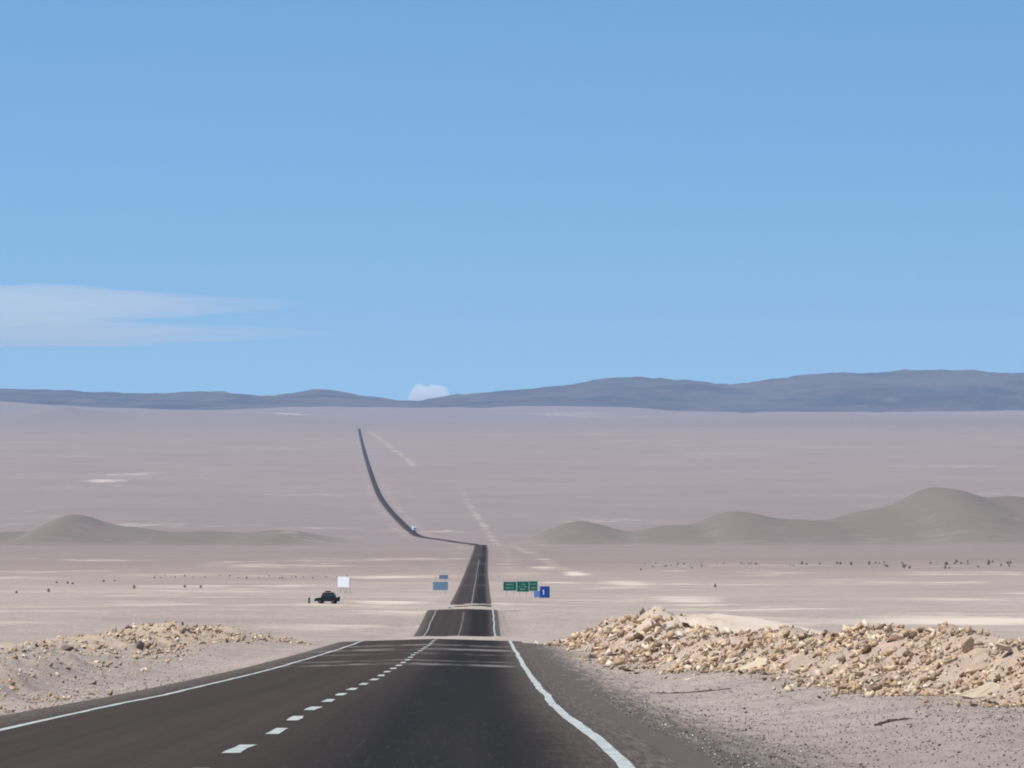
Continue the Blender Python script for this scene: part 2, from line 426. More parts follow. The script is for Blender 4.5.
for _ in range(60):
    yb = rs.uniform(425, 545); db = float(np.interp(-yb, [-545, -527, -500, -475, -450, -430, -422], [3300, 5500, 7000, 8600, 11500, 16000, 20000]))
    blob(rs.uniform(-60, 1090), yb, db, rs.uniform(15, 120), rs.uniform(.01, .03)*db, rs.uniform(.12, .3), pale if rs.random() < .5 else dark)
for b in ((626, 583, 1490, 28, 90, .8), (690, 599, 1100, 45, 90, .7), (740, 606, 960, 90, 60, .6), (940, 621, 560, 140, 40, .7), (880, 611, 750, 190, 60, .3), (440, 618, 540, 30, 40, .5), (400, 612, 650, 60, 70, .45), (330, 622, 520, 90, 50, .4), (200, 590, 1290, 200, 50, .35)):
    blob(*b, pale)
blob(130, 473, 8600, 45, 120, .45, pale, 1.9)
blob(75, 487, 7800, 55, 90, .28, pale, 1.0)
for b in ((30, 604.5, 1008, 300, 9, .45), (440, 576, 1720, 45, 70, .5), (520, 574, 1790, 45, 110, .42), (420, 606, 985, 60, 20, .5), (380, 620, 300, 60, 30, .5), (480, 606, 990, 40, 22, .35)):
    blob(b[0], b[1], b[2], b[3], b[4], b[5], tan)
# dirt track slanting over the plain beyond the rise
trk = pchip([1500, 1800, 2300, 3000, 3600, 5200, 7600, 9000], [592, 572, 546, 520, 507, 488, 460, 450])
tx = (trk(D) - 512)/F_PX*D
pale = np.maximum(pale, .28*np.exp(-((X - tx)/(4 + D*.0004))**2)*sstep(1600, 1900, D)*(1 - sstep(6800, 8800, D)))
trk2 = pchip([8800, 12000, 16000], [418, 390, 366])
pale = np.maximum(pale, .30*np.exp(-((X - (trk2(D) - 512)/F_PX*D)/10)**2)*sstep(8800, 9500, D)*(1 - sstep(15000, 16000, D)))
# bright dust ploughed up beside the far road
pale = np.maximum(pale, .2*np.exp(-((aoff - 13)/8)**2)*sstep(900, 1300, D)*(1 - sstep(7000, 12000, D)))
# dark stony hills and a dark stretch of plain under the mountains
for (hx, hy, hd, wl, wr, wd) in HILLS:
    cxh = (hx - 512)/F_PX*hd; sx = np.where(X < cxh, wl, wr)/F_PX*hd
    np.maximum(dark, (.95 if hd < 9000 else .4)*np.exp(-((X - cxh)/sx)**2*.6 - ((D - hd + wd*.4)/(wd*1.7))**2), out=dark)
blob(860, 425, 18500, 420, 1900, .40, dark); blob(350, 430, 15900, 400, 500, .22, dark)
blob(900, 557, 2450, 330, 160, .22, dark)
varn = .66*sstep(1350, 2300, D)*(1 - .2*sstep(5000, 9000, D))*(1 + .45*sstep(13000, 20000, D)) + .42*(1 - sstep(48, 95, D))*(off > 0) + .12
for nm, arr in (('varnish', varn), ('pale', pale), ('dark', dark), ('tan', tan), ('grit', grit)):
    at = me.attributes.new(nm, 'FLOAT', 'POINT'); at.data.foreach_set('value', arr.reshape(-1).astype(np.float32))
props(link('ground', me, M['ground']), kind='structure')

# ------------------------------------------------------------------ road
road = empty('road', (0, 0, 0)); props(road, kind='structure')
rr = np.concatenate([rows[(rows > -250) & (rows < 16700)]])
def lift(d): return 0.035 + 0.35*sstep(2500, 6000, d)
def ribbon(name, d, offs, dz, mat, parent, jitter=None):
    d = np.asarray(d, float)
    cx = road_x(d); tang = np.gradient(cx, d); cs = np.sqrt(1 + tang**2)
    o = np.asarray(offs, float)[None, :]*cs[:, None] + (0 if jitter is None else jitter[:, None])
    Xr = cx[:, None] + o
    Zr = (prof(d) + lift(d) + dz)[:, None] + crown(o)
    return Xr, d, Zr
def ribbon_obj(name, d, offs, dz, mat, parent, skirt=0.0, jitter=None):
    Xr, d, Zr = ribbon(name, d, offs, dz, mat, parent, jitter)
    if skirt:
        Xr = np.concatenate([Xr[:, :1] - .06, Xr, Xr[:, -1:] + .06], 1); Zr = np.concatenate([Zr[:, :1] - skirt, Zr, Zr[:, -1:] - skirt], 1)
    Dr = np.broadcast_to(d[:, None], Xr.shape)
    m = grid_mesh(name, np.stack([Xr, Dr, Zr], -1), *Xr.shape, smooth=False)
    uv = m.uv_layers.new(name='lane')
    vi = np.zeros(len(m.loops), np.int32); m.loops.foreach_get('vertex_index', vi)
    uu = (Xr - road_x(d)[:, None]).reshape(-1)[vi]; vv = Dr.reshape(-1)[vi]
    uv.data.foreach_set('uv', np.stack([uu, vv], -1).reshape(-1).astype(np.float32))
    return link(name, m, mat, parent)
edge_n = lambda d, s: (vnoise(d/3.1, s*7.7, 77) - .5)*.5
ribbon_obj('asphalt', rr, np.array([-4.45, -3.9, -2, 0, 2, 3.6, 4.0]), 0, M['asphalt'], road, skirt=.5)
def on_road(d): return np.interp(d, rr, prof(rr)) + np.interp(d, rr, lift(rr))
def paint_strip(name, d, off_c, w, mat='paint'):
    d = np.asarray(d, float)
    k = np.clip(d/500, .6, 1.4)
    wob = (vnoise(d/9.0, off_c, 51) - .5)*.13*k + (vnoise(d/1.7, off_c, 53) - .5)*.05*k
    ww = w*(.82 + .36*vnoise(d/1.3, off_c, 57))
    c = road_x(d) + off_c + wob
    Xr = np.stack([c - ww/2, c + ww/2], 1); Zr = (on_road(d) + .005 + d*1e-5)[:, None] + crown(Xr - road_x(d)[:, None])
    m = grid_mesh(name, np.stack([Xr, np.repeat(d[:, None], 2, 1), Zr], -1), len(d), 2)
    return link(name, m, M[mat], road)
dl = np.concatenate([np.arange(20, 260, .6), np.arange(260, 640, 3)])
paint_strip('edge_line', dl[dl < 300], -3.42, .13)
paint_strip('edge_line', dl[dl >= 300], -3.42, .13, 'worn')
paint_strip('edge_line', dl, 3.47, .14)
dash0 = 44.9
for k in range(-2, 74):
    a = dash0 + 7.4*k
    paint_strip('lane_dash', np.linspace(a, a + 2.9, 6), 0, .15, 'paint' if a < 260 else 'worn')
dl2 = np.arange(960, 2300, 12)
paint_strip('lane_stripe', dl2, 0, .16, 'worn')

# thin ground-coloured lens standing in for the pale mirage over each road dip
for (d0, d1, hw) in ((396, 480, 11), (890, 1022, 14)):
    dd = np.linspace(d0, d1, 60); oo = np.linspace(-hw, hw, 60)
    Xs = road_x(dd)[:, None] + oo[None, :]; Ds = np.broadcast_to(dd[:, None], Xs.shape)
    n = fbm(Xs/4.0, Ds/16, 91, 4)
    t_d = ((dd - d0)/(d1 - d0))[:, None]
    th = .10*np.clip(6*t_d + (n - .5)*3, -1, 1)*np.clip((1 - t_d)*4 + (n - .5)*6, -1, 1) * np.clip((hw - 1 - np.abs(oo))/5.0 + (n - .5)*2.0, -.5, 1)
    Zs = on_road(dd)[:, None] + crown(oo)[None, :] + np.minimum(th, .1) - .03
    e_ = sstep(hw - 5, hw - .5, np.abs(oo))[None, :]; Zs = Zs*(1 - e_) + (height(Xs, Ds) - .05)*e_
    o = link('mirage_sheet', grid_mesh('mirage_sheet', np.stack([Xs, Ds, Zs], -1), 60, 60), M['ground']); props(o, kind='structure')

# ------------------------------------------------------------------ mountains along the far edge of the plain
ridge_px = [-700, -400, -200, 0, 60, 100, 150, 200, 240, 270, 300, 330, 345, 370, 399, 415, 430, 450, 480, 500, 530, 560, 580, 600, 620, 650, 680, 700, 730, 745, 760, 780, 800, 830, 870, 900, 930, 960, 1024, 1200, 1500, 1800]
ridge_y = [386, 390, 386, 388, 389, 391, 392, 391, 391.5, 394, 391.5, 391, 393.5, 397.5, 400.5, 401, 399.5, 396, 392.5, 391, 389, 386.5, 384, 380, 378, 379, 381, 382.5, 384.5, 382, 379.5, 377.5, 375, 373, 372, 371, 370, 369.5, 370.5, 374, 368, 376]
DM = 33500.0
rt_ = pchip(ridge_px, ridge_y)
mx = np.linspace(-700, 1800, 900); mdv = np.linspace(28500, 41500, 110)
PX, DD = np.meshgrid(mx, mdv); XM = (PX - 512)/F_PX*DM
crest = (np.array(ray(0, rt_(PX))[1])*DM)
base = prof(DD)
tt = (DD - DM)/np.where(DD < DM, 4300, 7500)
shape = np.clip(1 - np.abs(tt), 0, 1)**.85
gul = fbm(XM/900, DD/1500, 61, 6, .55)
foot = -55 + 75*fbm(XM/2600, DD/2600, 71, 3)
zm = base + foot + (crest - base - foot)*shape*(1 - (1 - shape)*.9*(gul - .15)*1.6) + (fbm(XM/420, DD/420, 66, 5, .6) - .5)*70*np.clip(shape*3, 0, 1)
gapcut = 1
o = link('mountains', grid_mesh('mountains', np.stack([XM, DD, zm], -1), len(mdv), len(mx)), M['mountain']); props(o, kind='structure')

# ------------------------------------------------------------------ rocks
def rock_bm(seed, flat=1.0, n=10, rough=True):
    r = random.Random(seed); bm = bmesh.new()
    pts = []
    for _ in range(n):
        v = Vector((r.gauss(0, 1), r.gauss(0, 1), r.gauss(0, 1))).normalized()
        pts.append(bm.verts.new((v.x*.5*r.uniform(.8, 1.05), v.y*.42*r.uniform(.75, 1.05), v.z*.36*flat*r.uniform(.75, 1.05))))
    res = bmesh.ops.convex_hull(bm, input=pts)
    bmesh.ops.delete(bm, geom=[g for g in res['geom_interior'] if isinstance(g, bmesh.types.BMVert)], context='VERTS')
    if rough:
        bmesh.ops.bevel(bm, geom=bm.edges[:], offset=.012, segments=1, affect='EDGES', clamp_overlap=True)
        bmesh.ops.triangulate(bm, faces=bm.faces[:])
        bmesh.ops.subdivide_edges(bm, edges=[e for e in bm.edges if e.calc_length() > .16], cuts=1, use_grid_fill=True)
        for v in bm.verts:
            v.co += Vector((r.uniform(-1, 1), r.uniform(-1, 1), r.uniform(-1, 1)))*.018
    bmesh.ops.recalc_face_normals(bm, faces=bm.faces[:])
    return bm

KINDS = [('cream', 'cream'), ('tan', 'tan'), ('tan', 'tan'), ('rust', 'reddish brown'), ('dun', 'dull brown'), ('cream', 'cream')]
ROCKS = []
for i in range(30):
    key, word = KINDS[i % 6]
    flat = (.55, .9, 1.25)[i % 3] if i < 24 else .7
    b = rock_bm(100 + i, flat); m_ = bpy.data.meshes.new('rock'); b.to_mesh(m_); b.free(); m_.materials.append(M[key])
    ROCKS.append((m_, word, ('flat', 'blocky', 'upright')[i % 3] if i < 24 else 'blocky'))

def put_rock(idx, loc, size, rz=None, tilt=.25, sink=.22, stretch=(1, 1, 1)):
    m_, word, shp = ROCKS[idx]
    o = bpy.data.objects.new('rock', m_); COL.objects.link(o)
    o.scale = (size*stretch[0], size*stretch[1], size*stretch[2])
    o.rotation_euler = (random.uniform(-tilt, tilt), random.uniform(-tilt, tilt), random.uniform(0, 6.28) if rz is None else rz)
    zmax = max(v.co.z for v in m_.vertices)
    o.location = loc + Vector((0, 0, zmax*size*stretch[2]*(1 - 2*sink)))
    return o, word, shp

# single rocks one can tell apart  (image column, row of the foot, size m, mesh, stretch, label)
HERO = [
    (982, 697, 1.0, 0, (1.0, 1.2, .85), 'big flat cream slab lying at the front foot of the right rubble heap'),
    (925, 703, .22, 3, (1, 1, .9), 'reddish stone leaning against the near left end of the big cream slab'),
    (752, 668, 1.1, 0, (1.05, .9, .55), 'long low cream slab with a shaded underside at the foot of the right heap'),
    (1004, 657, .42, 11, (1, 1, 1.1), 'upright cream block standing out of the right heap behind the big flat slab'),
    (968, 650, .42, 8, (.7, .8, 1.4), 'tall dark sided block sticking up from the right heap beside the upright cream block'),
    (893, 640, .62, 7, (1.2, 1, .8), 'broad tan boulder high on the right heap with a dark hollow under it'),
    (612, 664, .30, 9, (1, 1, .85), 'small reddish brown rock alone on the grey gravel verge right of the road'),
    (686, 669, .34, 4, (1, 1, .8), 'dull brown rock lying in front of the right heap just above a white stone'),
    (687, 680, .20, 0, (1, 1, .8), 'small white stone on the gravel in front of the right heap'),
    (716, 661, .30, 6, (1.2, .8, .7), 'flat pale stone tilted on the gravel at the edge of the right heap'),
    (795, 700, .13, 9, (1, 1, .9), 'tiny reddish stone alone on open gravel between the heap and the road'),
    (774, 690, .12, 5, (1, 1, .8), 'tiny pale stone alone on open gravel left of the tiny reddish stone'),
    (140, 649, .55, 10, (.8, .9, 1.2), 'shaded dark brown boulder at the near end of the left rubble heap'),
    (183, 634, .6, 16, (.7, .8, 1.3), 'large leaning brown boulder at the highest point of the left rubble heap'),
    (68, 650, .42, 4, (1.2, 1, .8), 'round dull brown stone on the low bank left of the road'),
    (67, 642, .40, 22, (1, 1, .7), 'flat dull brown stone just behind the round brown stone on the left bank'),
    (94, 642, .36, 9, (1, .9, .8), 'dark reddish stone alone on the crest of the left bank'),
    (54, 642, .20, 9, (1, 1, .8), 'very small dark stone farther left along the crest of the left bank'),
    (24, 652, .22, 4, (1, 1, .8), 'small brown stone nearest the left end of the left bank'),
    (341, 635, .55, 9, (1.2, 1, .8), 'brown rock alone on the pale verge left of where the road drops away'),
    (181, 661, .16, 5, (1, 1, .8), 'single small white stone on the grey slope below the left heap'),
]
HERO_AT = []
for (x, y, sz, idx, st, lab) in HERO:
    p = ground_hit(x, y)
    o, w, s_ = put_rock(idx, p, sz*min(1.0, p.y/95 if p.y < 95 else 1), rz=random.uniform(-.4, .4), tilt=.15, sink=.2 if idx == 0 else .18, stretch=st)
    if idx in (0, 6, 11): o.rotation_euler[0] = .55      # pale slabs lie tipped towards the road
    HERO_AT.append((p.x, p.y, sz))
    props(o, lab, 'rock')

dgrid = np.linspace(58, 310, 500)
xr_front = 512 + rb_front(dgrid)/dgrid*F_PX
xl_front = 512 + lb_front(dgrid)/dgrid*F_PX
def heap_spot(side, lo, hi):
    while True:
        x = random.uniform(lo, hi)
        d = float(np.interp(-x if side > 0 else x, (-xr_front if side > 0 else xl_front), dgrid))
        t = random.choice((random.gauss(.9, .9), random.uniform(-.6, 4.4), random.gauss(2.3, .7)))
        t += (vnoise(d/7.0, side*3.0, 209) - .62)*1.8
        d += random.uniform(-4, 4)
        X_ = float(rb_front(d)) + t if side > 0 else float(lb_front(d)) - t
        if side > 0 and vnoise(X_/1.0, d/4.0, 201) < (.20 if t > .3 else .45): continue
        if side < 0 and vnoise(X_/1.9, d/7.0, 203) < (.2 if d > 150 else .3): continue
        if any(abs(X_ - hx) < .42*hs + .03 and -2.6 < d - hd < .5 for hx, hd, hs in HERO_AT): continue
        return X_, d, t

made = 0
def heap_rocks(n, side, lo, hi, group, where):
    for _ in range(n):
        X_, d_, t = heap_spot(side, lo, hi); p = Vector((X_, d_, float(height(X_, d_))))
        pxs = random.choice((random.uniform(7, 11), random.uniform(9, 14), random.uniform(12, 21)))
        if side < 0: pxs *= .62
        size = min(pxs*p.y/F_PX, .72)
        o, w, s_ = put_rock(random.randrange(len(ROCKS)), p, size, tilt=1.0 if side > 0 else .45, sink=random.uniform(.16, .4), stretch=random.choice(((1.2, .7, .8), (1, 1, 1), (1.1, .8, 1.1), (1.25, .9, .65))))
        spot = 'the foot' if t < .7 else ('the near face' if t < 1.7 else ('the crest' if t < 3 else 'the back slope'))
        if side > 0:
            reach = 'near the big flat slab' if p.y < 92 else ('below the smooth mound' if p.y < 165 else 'nearest the green signs')
        else:
            reach = 'low near part' if p.y < 140 else ('by the leaning boulder' if p.y < 215 else 'low far end')
        sizew = 'small' if pxs < 9 else ('middling' if pxs < 13 else 'large')
        props(o, f'{sizew} {w} {s_} rock on {spot}, {where} {reach}', 'rock', group)
heap_rocks(212, 1, 552, 1045, 'broken rocks heaped right of the road', 'right heap')
heap_rocks(62, -1, -15, 335, 'broken rocks heaped left of the road', 'left heap')

def scatter_mesh(name, mat, P, S, templates, kind='stuff'):
    Vs, Fs, base_i = [], [], 0
    for p, s in zip(P, S):
        tv, tf = templates[rng.integers(len(templates))]
        a = rng.uniform(0, 6.283); e = Euler((rng.uniform(-1.5, 1.5), rng.uniform(-1.1, 1.1), a)).to_matrix()
        v = (tv*(s*rng.uniform(.75, 1.25, 3))) @ np.array(e).T + p
        Vs.append(v); Fs.append(tf + base_i); base_i += len(tv)
    Vs = np.concatenate(Vs); Fs = np.concatenate(Fs)
    m = bpy.data.meshes.new(name)
    m.vertices.add(len(Vs)); m.vertices.foreach_set('co', Vs.reshape(-1).astype(np.float32))
    m.loops.add(Fs.size); m.loops.foreach_set('vertex_index', Fs.reshape(-1).astype(np.int32))
    m.polygons.add(len(Fs)); m.polygons.foreach_set('loop_start', np.arange(0, Fs.size, 3, dtype=np.int32))
    m.update(calc_edges=True)
    o = link(name, m, mat); props(o, kind=kind); return o

def template(seed, n, flat):
    b = rock_bm(seed, flat, n, False); bmesh.ops.triangulate(b, faces=b.faces[:]); b.verts.index_update()
    tv = np.array([v.co[:] for v in b.verts])*(1.05, (.95, .75, .85)[seed % 3], (.85, .7, 1.0)[seed % 3]); tf = np.array([[v.index for v in f.verts] for f in b.faces]); b.free()
    return tv, tf
TPL = [template(300 + i, 8, (.6, 1, 1.2)[i % 3]) for i in range(12)]
P, S = [], []
for side, n, lo, hi in ((1, 15500, 534, 1060), (-1, 7500, -30, 365)):
    for _ in range(n):
        X_, d_, t = heap_spot(side, lo, hi); p = Vector((X_, d_, 0))
        s = min(15.0, 2.5*(1 - random.random())**-.62)*(1 if side > 0 else .66)*min(p.y, 190)/F_PX
        P.append(np.array(p) + np.array((0, 0, s*.13))); S.append(s)
P = np.array(P); P[:, 2] += height(P[:, 0], P[:, 1])
scatter_mesh('rubble', M['rubble'], P, S, TPL)
P, S = [], []
for _ in range(15000):       # grit and small chips between the lumps
    side = 1 if random.random() < .72 else -1
    d = 1/random.uniform(1/300, 1/58); t = random.uniform(-1.2, 5.0)
    X_ = float(rb_front(d)) + t if side > 0 else float(lb_front(d)) - t
    s = random.uniform(1.0, 3.2)*min(d, 170)/F_PX
    P.append((X_, d, s*.1)); S.append(s)
P = np.array(P); P[:, 2] += height(P[:, 0], P[:, 1])
scatter_mesh('stone_chips', M['rubble'], P, S, TPL)
GT = [template(400 + i, 8, .8) for i in range(8)]
P, S = [], []
for _ in range(34000):
    if random.random() < .72:
        x = random.uniform(590, 1060); y = random.uniform(652, 790)
    else:
        x = random.uniform(-30, 230); y = random.uniform(648, 730)
    sx, _z0 = ray(x, y); d = 6333.0/(y - 616); X_ = float(sx)*d
    o_ = X_ - float(road_x(d))
    if abs(o_) < 4.5 or vnoise(X_/1.2, d/3, 207) < random.uniform(-.1, .6): continue
    s = random.choice((.012, .018, .025, .035, .05 if random.random() < .4 else .02))*random.uniform(.7, 1.3)*(d/60)**.5
    P.append(np.array((X_, d, s*.15))); S.append(s)
P = np.array(P); P[:, 2] += height(P[:, 0], P[:, 1])
scatter_mesh('gravel', M['gravel'], P, S, GT)

# thin ragged dark brown strips along the gravel
def strip(x0, y0, x1, y1, w, label, seed):
    a = ground_hit(x0, y0); b = ground_hit(x1, y1); r = random.Random(seed)
    bm = bmesh.new(); n = 26; prev = None; mid = (a + b)/2; L = (b - a)
    for i in range(n):
        t = i/(n-1); p = a + L*t; p.z = float(height(p.x, p.y))
        ww = w*(math.sin(math.pi*min(.97, max(.03, t)))**.35)*r.uniform(.6, 1.2); hh = .012 + .022*r.random()
        side = Vector((-L.y, L.x, 0)).normalized()
        q = p + side*r.uniform(-.07, .07) - mid
        ring = [bm.verts.new(q + side*ww*.5*c + Vector((0, 0, hh*s_ - .004))) for c, s_ in ((-1, 0), (-.6, 1), (.6, 1), (1, 0))]
        if prev:
            for j in range(4): bm.faces.new((prev[j], prev[(j+1) % 4], ring[(j+1) % 4], ring[j]))
        else: bm.faces.new(ring)
        prev = ring
    bm.faces.new(prev[::-1])
    o = bm_obj('dark_strip', bm, M['dark']); o.location = mid
    props(o, label, 'debris', 'dark strips lying on the right verge')
strip(656, 693, 731, 689, .20, 'longest of the dark brown ragged strips lying on the gravel right of the road', 1)
strip(876, 726, 908, 719, .09, 'thin dark brown sliver lying on the gravel in front of the big cream slab', 2)
strip(603, 667, 613, 667, .12, 'short dark scrap at the left side of the lone reddish rock on the verge', 3)
strip(618, 667, 628, 667, .12, 'short dark scrap at the right side of the lone reddish rock on the verge', 4)

# ------------------------------------------------------------------ road signs
def posts(parent, xs, top, back=.08, r=.035):
    for x in xs:
        b = bmesh.new(); cyl(b, (x, back, -.3), (x, back, top), r, 10); bm_obj('post', b, M['steel'], parent)
def board(parent, name, w, h, zc, mat, xc=0, y=0, rot=0, border=True):
    b = bmesh.new(); box(b, (xc, y, zc), (w, .05, h), Euler((0, rot, 0)), .012); o = bm_obj(name, b, mat, parent)
    if border:
        b = bmesh.new()
        for (cx, cz, sx, sz) in ((0, h/2-.07, w-.1, .05), (0, -h/2+.07, w-.1, .05), (-w/2+.07, 0, .05, h-.1), (w/2-.07, 0, .05, h-.1)):
            box(b, (xc+cx, y-.0275, zc+cz), (sx, .01, sz))
        bm_obj('border', b, M['lettering'], o)
    return o
def lettering(parent, rows_, seed, w, zc, hgt, mat='lettering', xc=0, y=-.03):
    """runs of small unreadable pale strokes, one mesh per sign face"""
    r = random.Random(seed); b = bmesh.new()
    for z, wid in rows_:
        x = -wid/2
        while x < wid/2 - .1:
            if r.random() < .82:
                box(b, (xc + x + .06, y, zc + z), (.06, .008, hgt*r.uniform(.7, 1)))
                box(b, (xc + x + .11, y - .001, zc + z + r.choice((-.38, 0, .38))*hgt*.8), (.08, .008, .045))
            x += .22
    return bm_obj('lettering', b, M[mat], parent)

def sign(name, x, d, rz, label, group=None):
    p = on_ground(x, d); e = empty(name, p, rz); props(e, label, 'road sign', group); return e, p
def zat(y, d): return float(ray(0, y)[1])*d
G = 'direction signs right of the road'
px2m = lambda px, d: px*d/F_PX
d1 = 1150.0
e, p = sign('road_sign', 509.9, d1, R(-4), 'left green direction sign of the row, plain narrow board with two faint lines', G)
zc = zat(586.2, d1) - p.z
b = board(e, 'board', px2m(13.4, d1), px2m(9.2, d1), zc, M['green']); lettering(b, ((.42, 1.7), (-.38, 1.9)), 1, 2, zc, .4, y=-.032)
posts(e, (-.8, .8), zc + .8)
d2 = 1143.0
e, p = sign('road_sign', 522.9, d2, R(-4), 'middle green direction sign, the deepest board, between two other green boards', G)
zc = zat(586.6, d2) - p.z
b = board(e, 'board', px2m(12.3, d2), px2m(10.6, d2), zc, M['green']); lettering(b, ((.55, 1.4), (-.05, 1.7), (-.62, 1.2)), 2, 2, zc, .36, y=-.032)
posts(e, (-.8, .8), zc + .9)
d3 = 1136.0
e, p = sign('road_sign', 533.4, d3, R(-4), 'right green direction sign of the row, half behind the blue boards', G)
zc = zat(586.0, d3) - p.z
b = board(e, 'board', px2m(8.6, d3), px2m(10.0, d3), zc, M['green']); lettering(b, ((.45, 1.0), (-.42, 1.0)), 3, 2, zc, .38, y=-.032)
posts(e, (-.5, .5), zc + .85)
d4 = 1130.0
e, p = sign('service_sign', 537.6, d4, R(-4), 'pale blue low sign board between the green signs and the dark blue sign', 'blue service signs right of the road')
zc = zat(594, d4) - p.z
b = board(e, 'board', px2m(7.4, d4), px2m(6.4, d4), zc, M['paleblue'], border=False); posts(e, (-.4, .4), zc + .5)
d5 = 1125.0
e, p = sign('service_sign', 544.8, d5, R(-4), 'dark blue sign with one upright white stroke at the right end of the sign row', 'blue service signs right of the road')
zc = zat(592, d5) - p.z
b = board(e, 'board', px2m(9.8, d5), px2m(11.4, d5), zc, M['blue'], border=False)
q = bmesh.new(); box(q, (-.28, -.031, zc - .05), (.26, .01, 1.15)); box(q, (-.43, -.032, zc + .3), (.14, .01, .22)); bm_obj('white_symbol', q, M['white'], b)
posts(e, (-.55, .55), zc + .9)
# roadside panel pair on the left, pale faded blue
d6 = 1205.0
e, p = sign('faded_sign', 440.5, d6, R(5), 'faded blue two panel sign left of the road, small panel over a larger one')
zc = zat(586, d6) - p.z; zu = zat(577, d6) - p.z
board(e, 'lower_panel', px2m(15, d6), px2m(8.2, d6), zc, M['fadedblue'], border=False)
board(e, 'upper_panel', px2m(9, d6), px2m(4, d6), zu, M['slateblue'], xc=px2m(3.2, d6), border=False)
posts(e, (-1.1, 1.15), zu + .4)
# white board out on the left plain
d7 = 1255.0
p = on_ground(343.5, d7); e = empty('billboard', p, R(-48)); props(e, 'blank bright white square board standing on the plain above the black parked car', 'billboard')
zc = zat(582, d7) - p.z
board(e, 'board', px2m(17.6, d7), px2m(10.4, d7), zc, M['white'], rot=R(2), border=False)
posts(e, (-1.1, 1.1), zc + 1.1, r=.07)
b = bmesh.new(); 
for s in (-1.1, 1.1): cyl(b, (s, 1.6, -.1), (s, .1, zc + .4), .05, 8)
bm_obj('brace', b, M['steel'], e) if False else b.free()
for s in (-1.1, 1.1):
    b = bmesh.new(); cyl(b, (s, 1.6, -.2), (s, .1, zc + .4), .05, 8); bm_obj('brace', b, M['steel'], e)

# ------------------------------------------------------------------ the parked off-road car (side on, nose to the left)
d8 = 1040.0
p = on_ground(327.3, d8); car = empty('parked_car', p, R(-14))
props(car, 'black off-road car parked side on, out on the plain left of the road', 'car')
def extrude_profile(pts, y0, y1, bevel=.05):
    bm = bmesh.new(); a = [bm.verts.new((x, y0, z)) for x, z in pts]; c = [bm.verts.new((x, y1, z)) for x, z in pts]
    bm.faces.new(a); bm.faces.new(c[::-1])
    for i in range(len(pts)):
        j = (i+1) % len(pts); bm.faces.new((a[j], a[i], c[i], c[j]))
    bmesh.ops.recalc_face_normals(bm, faces=bm.faces[:])
    if bevel: bmesh.ops.bevel(bm, geom=bm.edges[:], offset=bevel, segments=2, affect='EDGES')
    return bm
W2 = .93
lower = [(-2.42, .62), (-2.42, 1.0), (-2.2, 1.16), (-1.15, 1.28), (2.25, 1.28), (2.38, 1.1), (2.38, .6), (1.85, .5), (1.75, .8), (1.5, .93), (1.25, .8), (1.15, .46), (-.95, .46), (-1.05, .8), (-1.3, .93), (-1.55, .8), (-1.65, .5)]
body = bm_obj('body', extrude_profile(lower, -W2, W2, .04), M['carblack'], car)
cab = [(-1.2, 1.27), (-.72, 2.2), (-.5, 2.3), (1.15, 2.3), (1.4, 2.2), (1.85, 1.27)]
bm_obj('cabin', extrude_profile(cab, -W2+.08, W2-.08, .05), M['carblack'], car)
for s in (-1, 1):
    for pts in (([-1.0, 1.34], [-.6, 2.1], [.12, 2.1], [.12, 1.34]), ([.24, 1.34], [.24, 2.1], [1.18, 2.1], [1.55, 1.34])):
        y = s*(W2 - .078)
        bm_obj('side_window', extrude_profile([tuple(q_) for q_ in pts], y - .006, y + .006, 0), M['glass'], car)
    b = bmesh.new(); box(b, (-.85, s*(W2 + .12), 1.36), (.1, .2, .16), None, .03); bm_obj('mirror', b, M['carblack'], car)
    b = bmesh.new(); box(b, (-2.43, s*.66, .9), (.05, .3, .18), None, .015); bm_obj('headlight', b, M['headlamp'], car)
    b = bmesh.new(); box(b, (2.385, s*.76, .98), (.05, .2, .42), None, .015); bm_obj('tail_light', b, M['taillamp'], car)
    for wx in (-1.3, 1.5):
        b = bmesh.new(); cyl(b, (wx, s*.72, .41), (wx, s*.96, .41), .41, 28); bmesh.ops.bevel(b, geom=[e_ for e_ in b.edges if len(e_.link_faces) == 2 and e_.calc_face_angle() > 1], offset=.05, segments=2, affect='EDGES')
        w_ = bm_obj('wheel', b, M['rubber'], car)
        b = bmesh.new(); cyl(b, (wx, s*.95, .41), (wx, s*.975, .41), .24, 20); bm_obj('rim', b, M['rim'], w_)
b = bmesh.new(); box(b, (-2.46, 0, .62), (.16, 1.8, .24), None, .04); bm_obj('front_bumper', b, M['chassis'], car)
b = bmesh.new(); box(b, (2.45, 0, .58), (.16, 1.8, .24), None, .04); bm_obj('rear_bumper', b, M['chassis'], car)
b = bmesh.new(); cyl(b, (2.4, .1, 1.12), (2.66, .1, 1.12), .38, 24); bm_obj('spare_wheel', b, M['rubber'], car)
b = bmesh.new(); box(b, (.3, 0, 2.38), (1.6, 1.35, .05), None, .01)
for xx in (-.4, 1.0):
    for s in (-.62, .62): box(b, (xx, s, 2.33), (.06, .06, .10))
bm_obj('roof_rack', b, M['chassis'], car)
b = bmesh.new(); box(b, (.2, 0, 2.53), (1.15, 1.15, .25), None, .11); bm_obj('roof_load', b, M['canvas'], car, True)

p = on_ground(309.3, d8); e = empty('marker_post', p); props(e, 'short dark post standing alone just left of the black parked car', 'post')
b = bmesh.new(); cyl(b, (0, 0, -.2), (0, 0, 1.15), .19, 14, .16); bm_obj('shaft', b, M['canvas'], e)
b = bmesh.new(); cyl(b, (0, 0, 1.14), (0, 0, 1.28), .20, 14, .08); bm_obj('cap', b, M['chassis'], e)

